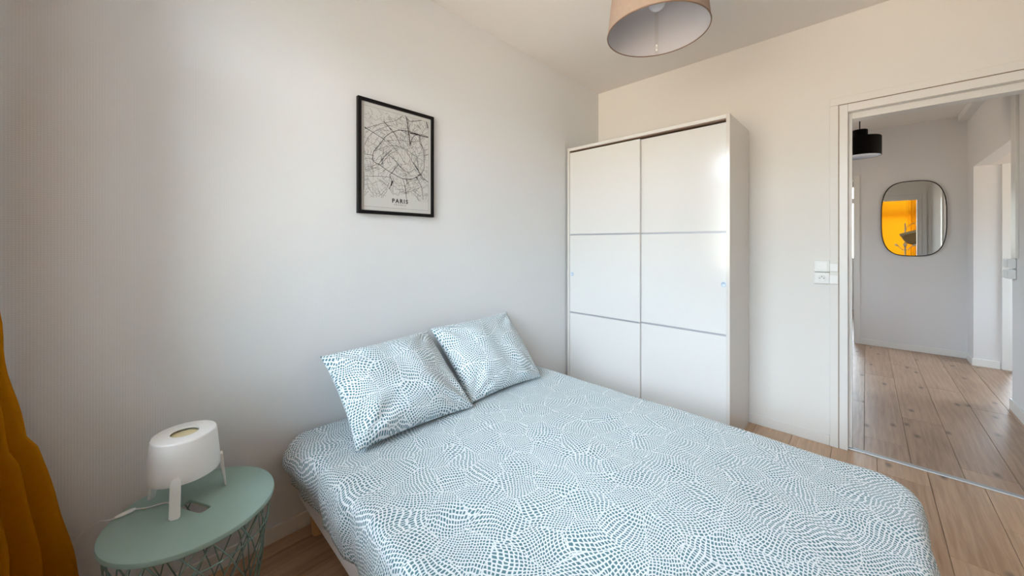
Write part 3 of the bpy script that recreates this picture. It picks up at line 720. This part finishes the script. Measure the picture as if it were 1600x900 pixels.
obj('minor_roads', bm, M['ink_grey'], pf)['kind'] = 'stuff'
def lettering(text, size, s, t, m, sp, off, name):
    c = bpy.data.curves.new(name, 'FONT'); c.body = text; c.size = size; c.align_x = 'CENTER'; c.align_y = 'CENTER'
    c.space_character = sp; c.offset = off; c.extrude = .0001; c.resolution_u = 3
    tmp = bpy.data.objects.new(name+'_tmp', c); COL.objects.link(tmp)
    dg = bpy.context.evaluated_depsgraph_get(); me = bpy.data.meshes.new_from_object(tmp.evaluated_get(dg))
    bpy.data.objects.remove(tmp); me.materials.clear(); me.materials.append(m)
    o = bpy.data.objects.new(name, me); COL.objects.link(o); o.parent = pf; o.location = pp(s, t, .0005)
    o.rotation_euler = (PI/2, 0, PI/2); return o
lettering('PARIS', .030, .525, .106, M['ink'], 1.30, .0009, 'title_lettering')
lettering('FRANCE', .0125, .525, .070, M['ink_grey'], 1.7, 0, 'country_lettering')

# ------------------------------------------------------------------ ceiling lamp
cl = empty('ceiling_lamp', (-.676, 1.635, H), 0, 'beige fabric drum shade pendant hanging from the bedroom ceiling', 'ceiling lamp')
def cz(z): return z-H
R0, R1, z0_, z1_ = .2165, .186, 2.200, 2.470
bm = bmesh.new(); lathe(bm, [(R0, cz(z0_)), (R1, cz(z1_))], 96); obj('shade', bm, M['shade_out'], cl, smooth=True)
bm = bmesh.new(); lathe(bm, [(R0-.002, cz(z0_)), (R1-.002, cz(z1_))], 96); obj('shade_lining', bm, M['shade_in'], cl, smooth=True)
for r, z in ((R0-.001, z0_), (R1-.001, z1_)):
    bm = bmesh.new(); tube(bm, ring_pts(r, cz(z), 96), .0027, 8, closed=True); obj('rim', bm, M['shade_rim'], cl, smooth=True)
bm = bmesh.new()
for k in range(3):
    a = 2*PI*k/3+.3; tube(bm, [(.02*math.cos(a), .02*math.sin(a), cz(2.41)), (R1*.6*math.cos(a), R1*.6*math.sin(a), cz(2.42)), ((R1+.002)*math.cos(a), (R1+.002)*math.sin(a), cz(2.452))], .002, 6)
tube(bm, ring_pts(.021, cz(2.41), 24), .003, 6, closed=True)
obj('shade_ring', bm, M['white_plastic'], cl, smooth=True)
bm = bmesh.new(); lathe(bm, [(0, cz(2.45)), (.017, cz(2.448)), (.019, cz(2.40)), (.016, cz(2.385)), (0, cz(2.385))], 24); obj('socket', bm, M['white_plastic'], cl, smooth=True)
bm = bmesh.new(); lathe(bm, [(0, cz(2.298)), (.015, cz(2.301)), (.028, cz(2.310)), (.037, cz(2.325)), (.040, cz(2.341)), (.036, cz(2.357)), (.025, cz(2.372)), (.015, cz(2.384)), (0, cz(2.384))], 32); obj('bulb', bm, M['opal'], cl, smooth=True)
bm = bmesh.new(); tube(bm, [(0, 0, cz(2.45)), (0, 0, cz(2.61))], .003, 8); obj('cord', bm, M['white_plastic'], cl, smooth=True)
bm = bmesh.new(); lathe(bm, [(0, cz(2.600)), (.02, cz(2.600)), (.045, cz(2.625)), (.048, 0), (0, 0)], 32); obj('ceiling_rose', bm, M['white_plastic'], cl, smooth=True)
# glued seam and care label on the far inside of the shade
sa = math.radians(113)
def on_shade(a, z, ins): r = R0+(R1-R0)*(z-z0_)/(z1_-z0_)-ins; return (r*math.cos(a), r*math.sin(a), cz(z))
def strip(name, a0, a1, za, zb2, ins, m):
    bm = bmesh.new(); n = 6; P = [[bm.verts.new(on_shade(a0+(a1-a0)*i/n, z, ins)) for i in range(n+1)] for z in (za, zb2)]
    for i in range(n): bm.faces.new((P[0][i], P[0][i+1], P[1][i+1], P[1][i]))
    return obj(name, bm, m, cl, smooth=True)
strip('seam_strip', sa-.045, sa+.045, z0_+.004, z1_-.004, .0032, add_noise(mat('seam_tape', (.47, .46, .48), .7), 200, .02))
strip('care_label', sa-.02, sa+.02, z0_+.020, z0_+.050, .0042, M['white_plastic'])['label'] = 'small white care label'
strip('label_print', sa-.005, sa+.005, z0_+.028, z0_+.042, .0048, M['ink'])

# ------------------------------------------------------------------ switch and socket by the door
sp = empty('wall_switch', (-.1965, YF, 1.068), 0, 'white light switch above a wall socket, left of the door frame', 'switch')
Pw = M['white_plastic']
def k2(name, p, m, *b, bevel=0):
    x, y, z = sp.location
    return obj(name, bx(b[0]-x, b[1]-x, b[2]-y, b[3]-y, b[4]-z, b[5]-z), m, p, bevel=bevel)
k2('switch_box', sp, Pw, -.234, -.161, YF-.026, YF-.0005, 1.072, 1.142, bevel=.004)
k2('rocker', sp, Pw, -.226, -.169, YF-.031, YF-.026, 1.080, 1.134, bevel=.003)
k2('socket_box', sp, Pw, -.234, -.161, YF-.026, YF-.0005, .998, 1.068, bevel=.004)
k2('socket_plate', sp, Pw, -.226, -.169, YF-.030, YF-.026, 1.006, 1.060, bevel=.003)
x, y, z = sp.location
bm = bmesh.new(); lathe(bm, [(.0225, 0), (.0225, .0015), (.020, .0015), (.0192, .0004), (0, .0004)], 32)
o = obj('socket_well', bm, Pw, sp, smooth=True, loc=(0, -.0302, 1.033-z)); o.rotation_euler = (PI/2, 0, 0)
for dx, dz in ((-.0095, 0), (.0095, 0), (0, .009)):
    bm = bmesh.new(); lathe(bm, [(.0026, 0), (.0026, .0012), (0, .0012)], 14); o = obj('socket_hole', bm, M['socket_dark'], sp, loc=(dx, -.0308, 1.033-z+dz)); o.rotation_euler = (PI/2, 0, 0)
k2('cable_cover', sp, Pw, -.161, -.121, YF-.022, YF-.0135, 1.076, 1.126, bevel=.003)
k2('cable_cover', sp, Pw, -.161, -.121, YF-.022, YF-.0135, 1.000, 1.056, bevel=.003)

ct = empty('cable_trunking', (.79, 4.47, 1.14), 0, 'narrow white cable trunking dropping to two switches on the hall wall end', 'cable trunking')
kid('channel', ct, M['gloss_trim'], .774, .7895, 4.42, 4.535, 1.14, H-.001, bevel=.002)
for zz in (1.065, .985):
    sb = kid('switch_box', ct, Pw, .752, .7895, 4.475, 4.585, zz, zz+.072, bevel=.006)
    cx, cy, cz_ = ct.location
    obj('rocker', bx(.744-cx, .752-cx, 4.485-cy, 4.575-cy, zz+.008-cz_, zz+.064-cz_), Pw, sb, bevel=.003)

# ------------------------------------------------------------------ hall pendant
hx, hy = -.0415, 4.70
hl = empty('pendant_lamp', (hx, hy, H), 0, 'black stepped metal pendant lamp hanging in the hall', 'pendant lamp')
dist = -.697*hx+.717*hy; pr = 24.5/570*dist
def vz(v): return 1.25+(380-v)/570*dist-H
zt1, zt2, zt3 = vz(203.5), vz(216), vz(247)+.012
bm = bmesh.new(); lathe(bm, [(0, zt1), (pr*.36, zt1), (pr*.38, zt1-.004), (pr*.38, zt2), (pr-.004, zt2), (pr, zt2-.004), (pr, zt3), (pr-.004, zt3), (pr-.004, zt2-.006), (0, zt2-.006)], 64)
o = obj('shade', bm, M['black_metal'], hl, smooth=True); m = o.modifiers.new('e', 'EDGE_SPLIT'); m.split_angle = math.radians(40)
bm = bmesh.new(); lathe(bm, [(pr-.005, zt3+.001), (pr-.005, zt3+.006), (0, zt3+.010)], 48); obj('diffuser', bm, M['diffuser'], hl, smooth=True)
bm = bmesh.new(); tube(bm, [(0, 0, zt1), (0, 0, -.02)], .004, 8); obj('cord', bm, M['black_metal'], hl, smooth=True)
bm = bmesh.new(); lathe(bm, [(0, -.028), (.04, -.026), (.045, 0), (0, 0)], 32); obj('ceiling_rose', bm, M['black_metal'], hl, smooth=True)

# ------------------------------------------------------------------ mirror
mi = empty('wall_mirror', (.388, 6.27, 1.535), 0, 'tall rounded mirror with a thin dark rim on the hall wall', 'mirror')
def sup(a, b, i, n, e=.62, tilt=math.radians(-4)):
    t = 2*PI*i/n; c, s = math.cos(t), math.sin(t)
    x, z = a*math.copysign(abs(c)**e, c), b*math.copysign(abs(s)**e, s)
    return x, z+x*math.tan(tilt)*0
n = 96; bm = bmesh.new()
A = [bm.verts.new((sup(.250, .428, i, n)[0], -.020, sup(.250, .428, i, n)[1])) for i in range(n)]; bm.faces.new(A)
B = [bm.verts.new((v.co.x, -.006, v.co.z)) for v in A]
for i in range(n): bm.faces.new((A[i], A[(i+1) % n], B[(i+1) % n], B[i]))
obj('mirror_glass', bm, M['mirror'], mi)
bm = bmesh.new(); tube(bm, [(sup(.254, .432, i, n)[0], -.014, sup(.254, .432, i, n)[1]) for i in range(n)], .0055, 8, closed=True)
obj('rim', bm, M['dark_metal'], mi, smooth=True)
kid('backing', mi, M['dark_metal'], .25, .53, 6.2645, 6.2695, 1.25, 1.80)

# ------------------------------------------------------------------ curtains on one rod
rod = empty('curtain_rod', (-.25, -.30, 2.57), 0, 'slim dark curtain rod over the bedroom window behind the viewer', 'curtain rod')
bm = bmesh.new(); tube(bm, [(-1.49, 0, 0), (1.45, 0, 0)], .011, 12); obj('rod', bm, M['dark_metal'], rod, smooth=True)
for sx_ in (-1.35, 1.30):
    bm = bmesh.new(); tube(bm, [(sx_, 0, -.012), (sx_, -.05, -.03), (sx_, -.0795, -.03)], .007, 8); obj('bracket', bm, M['dark_metal'], rod, smooth=True)
def curtain(f, label, nz=70, ns=160):
    bm = bmesh.new(); V = [[bm.verts.new(f(i/ns, j/nz)) for i in range(ns+1)] for j in range(nz+1)]
    for j in range(nz):
        for i in range(ns): bm.faces.new((V[j][i], V[j][i+1], V[j+1][i+1], V[j+1][i]))
    return tag(obj('curtain', bm, M['curtain'], smooth=True), label, 'curtain')
def interp(tab, z):
    for (za, a), (zb3, b) in zip(tab, tab[1:]):
        if za <= z <= zb3: return a+(b-a)*(z-za)/(zb3-za)
    return tab[-1][1] if z > tab[-1][0] else tab[0][1]
edge = [(0, -.075), (.28, -.122), (.51, -.160), (.64, -.188), (.675, -.196), (.70, -.214), (.96, -.252), (1.1, -.262), (2.6, -.262)]
def left_curtain(s, t):
    z = .015+2.53*t
    ay = interp(edge, z); A = Vector((-1.69, ay, z)); B = Vector((-1.46-.05*t, -.275, z))
    p = A.lerp(B, s); d = (B-A).normalized(); nrm = Vector((d.y, -d.x, 0))
    if nrm.y < 0: nrm = -nrm
    amp = .024*min(1, s*8)*(1.1-.3*t); p += nrm*(amp*math.sin(2*PI*3.3*s+.9*math.sin(2.6*z)+.3)-amp)
    p += nrm*.004*math.sin(23*z+6*s)*math.sin(5*z+9*s); p.z = z+.006*math.sin(9*s+2*z); p.x += .010*math.sin(7*z+3*s)*min(1, s*6+.3); return p
curtain(left_curtain, 'mustard yellow curtain gathered at the left edge beside the green table')
def right_curtain(s, t):
    z = .015+2.53*t
    x = .20+.98*s; k = max(0, (s-.50)/.5); a = .008+.032*min(1, k*3)
    y = -.305+a*math.sin(2*PI*(2.2*s if s < .5 else 1.1+(s-.5)*11)+.3*math.sin(2*z))
    return Vector((x, y, z))
curtain(right_curtain, 'mustard yellow curtain drawn across the window, seen in the hall mirror')

# ------------------------------------------------------------------ coat stand and wicker bag seen in the mirror
cs = empty('coat_stand', (.66, -.05, 0), 0, 'white coat stand before the curtain, seen in the hall mirror', 'coat stand')
bm = bmesh.new(); tube(bm, [(0, 0, .02), (0, 0, 1.20), (0, 0, 1.72)], [.016, .014, .011], 16); obj('pole', bm, M['cream_plastic'], cs, smooth=True)
bm = bmesh.new(); lathe(bm, [(0, 0), (.15, 0), (.155, .006), (.15, .014), (.02, .022), (0, .022)], 48); obj('base', bm, M['cream_plastic'], cs, smooth=True)
for k in range(4):
    a = PI/2*k+.15; c, s = math.cos(a), math.sin(a)
    bm = bmesh.new(); tube(bm, smooth_path([(0, 0, 1.08), (.04*c, .04*s, 1.10), (.10*c, .10*s, 1.17), (.13*c, .13*s, 1.20)], 5), .007, 8)
    h = obj('hook', bm, M['cream_plastic'], cs, smooth=True)
    bm = bmesh.new(); tube(bm, [(.125*c, .125*s, 1.195), (.165*c, .165*s, 1.225)], .020, 16); obj('hook_knob', bm, M['white_plastic'], h, smooth=True)
wb = empty('wicker_bag', (.80, -.05, 1.41), 0, 'brown wicker basket bag hung on the coat stand, seen in the hall mirror', 'basket')
bm = bmesh.new(); lathe(bm, [(0, -.13), (.08, -.128), (.13, -.10), (.165, -.02), (.175, .05), (.170, .05), (.155, -.02), (.12, -.09), (0, -.115)], 40)
o = obj('body', bm, M['wicker'], wb, smooth=True); o.rotation_euler = (.1, -.30, 0); o.scale = (1.15, .8, 1.35)
bm = bmesh.new(); lathe(bm, [(.176, .045), (.182, .05), (.182, .085), (.176, .09), (.170, .085), (.170, .05)], 40, close=True)
o = obj('band', bm, M['wicker_light'], wb, smooth=True); o.rotation_euler = (.1, -.30, 0); o.scale = (1.15, .8, 1.35)
bm = bmesh.new(); tube(bm, smooth_path([(-.15, 0, .09), (-.10, 0, .22), (0, 0, .30), (.10, 0, .22), (.15, 0, .05)], 8), .006, 8)
obj('handle', bm, M['wicker_light'], wb, smooth=True)
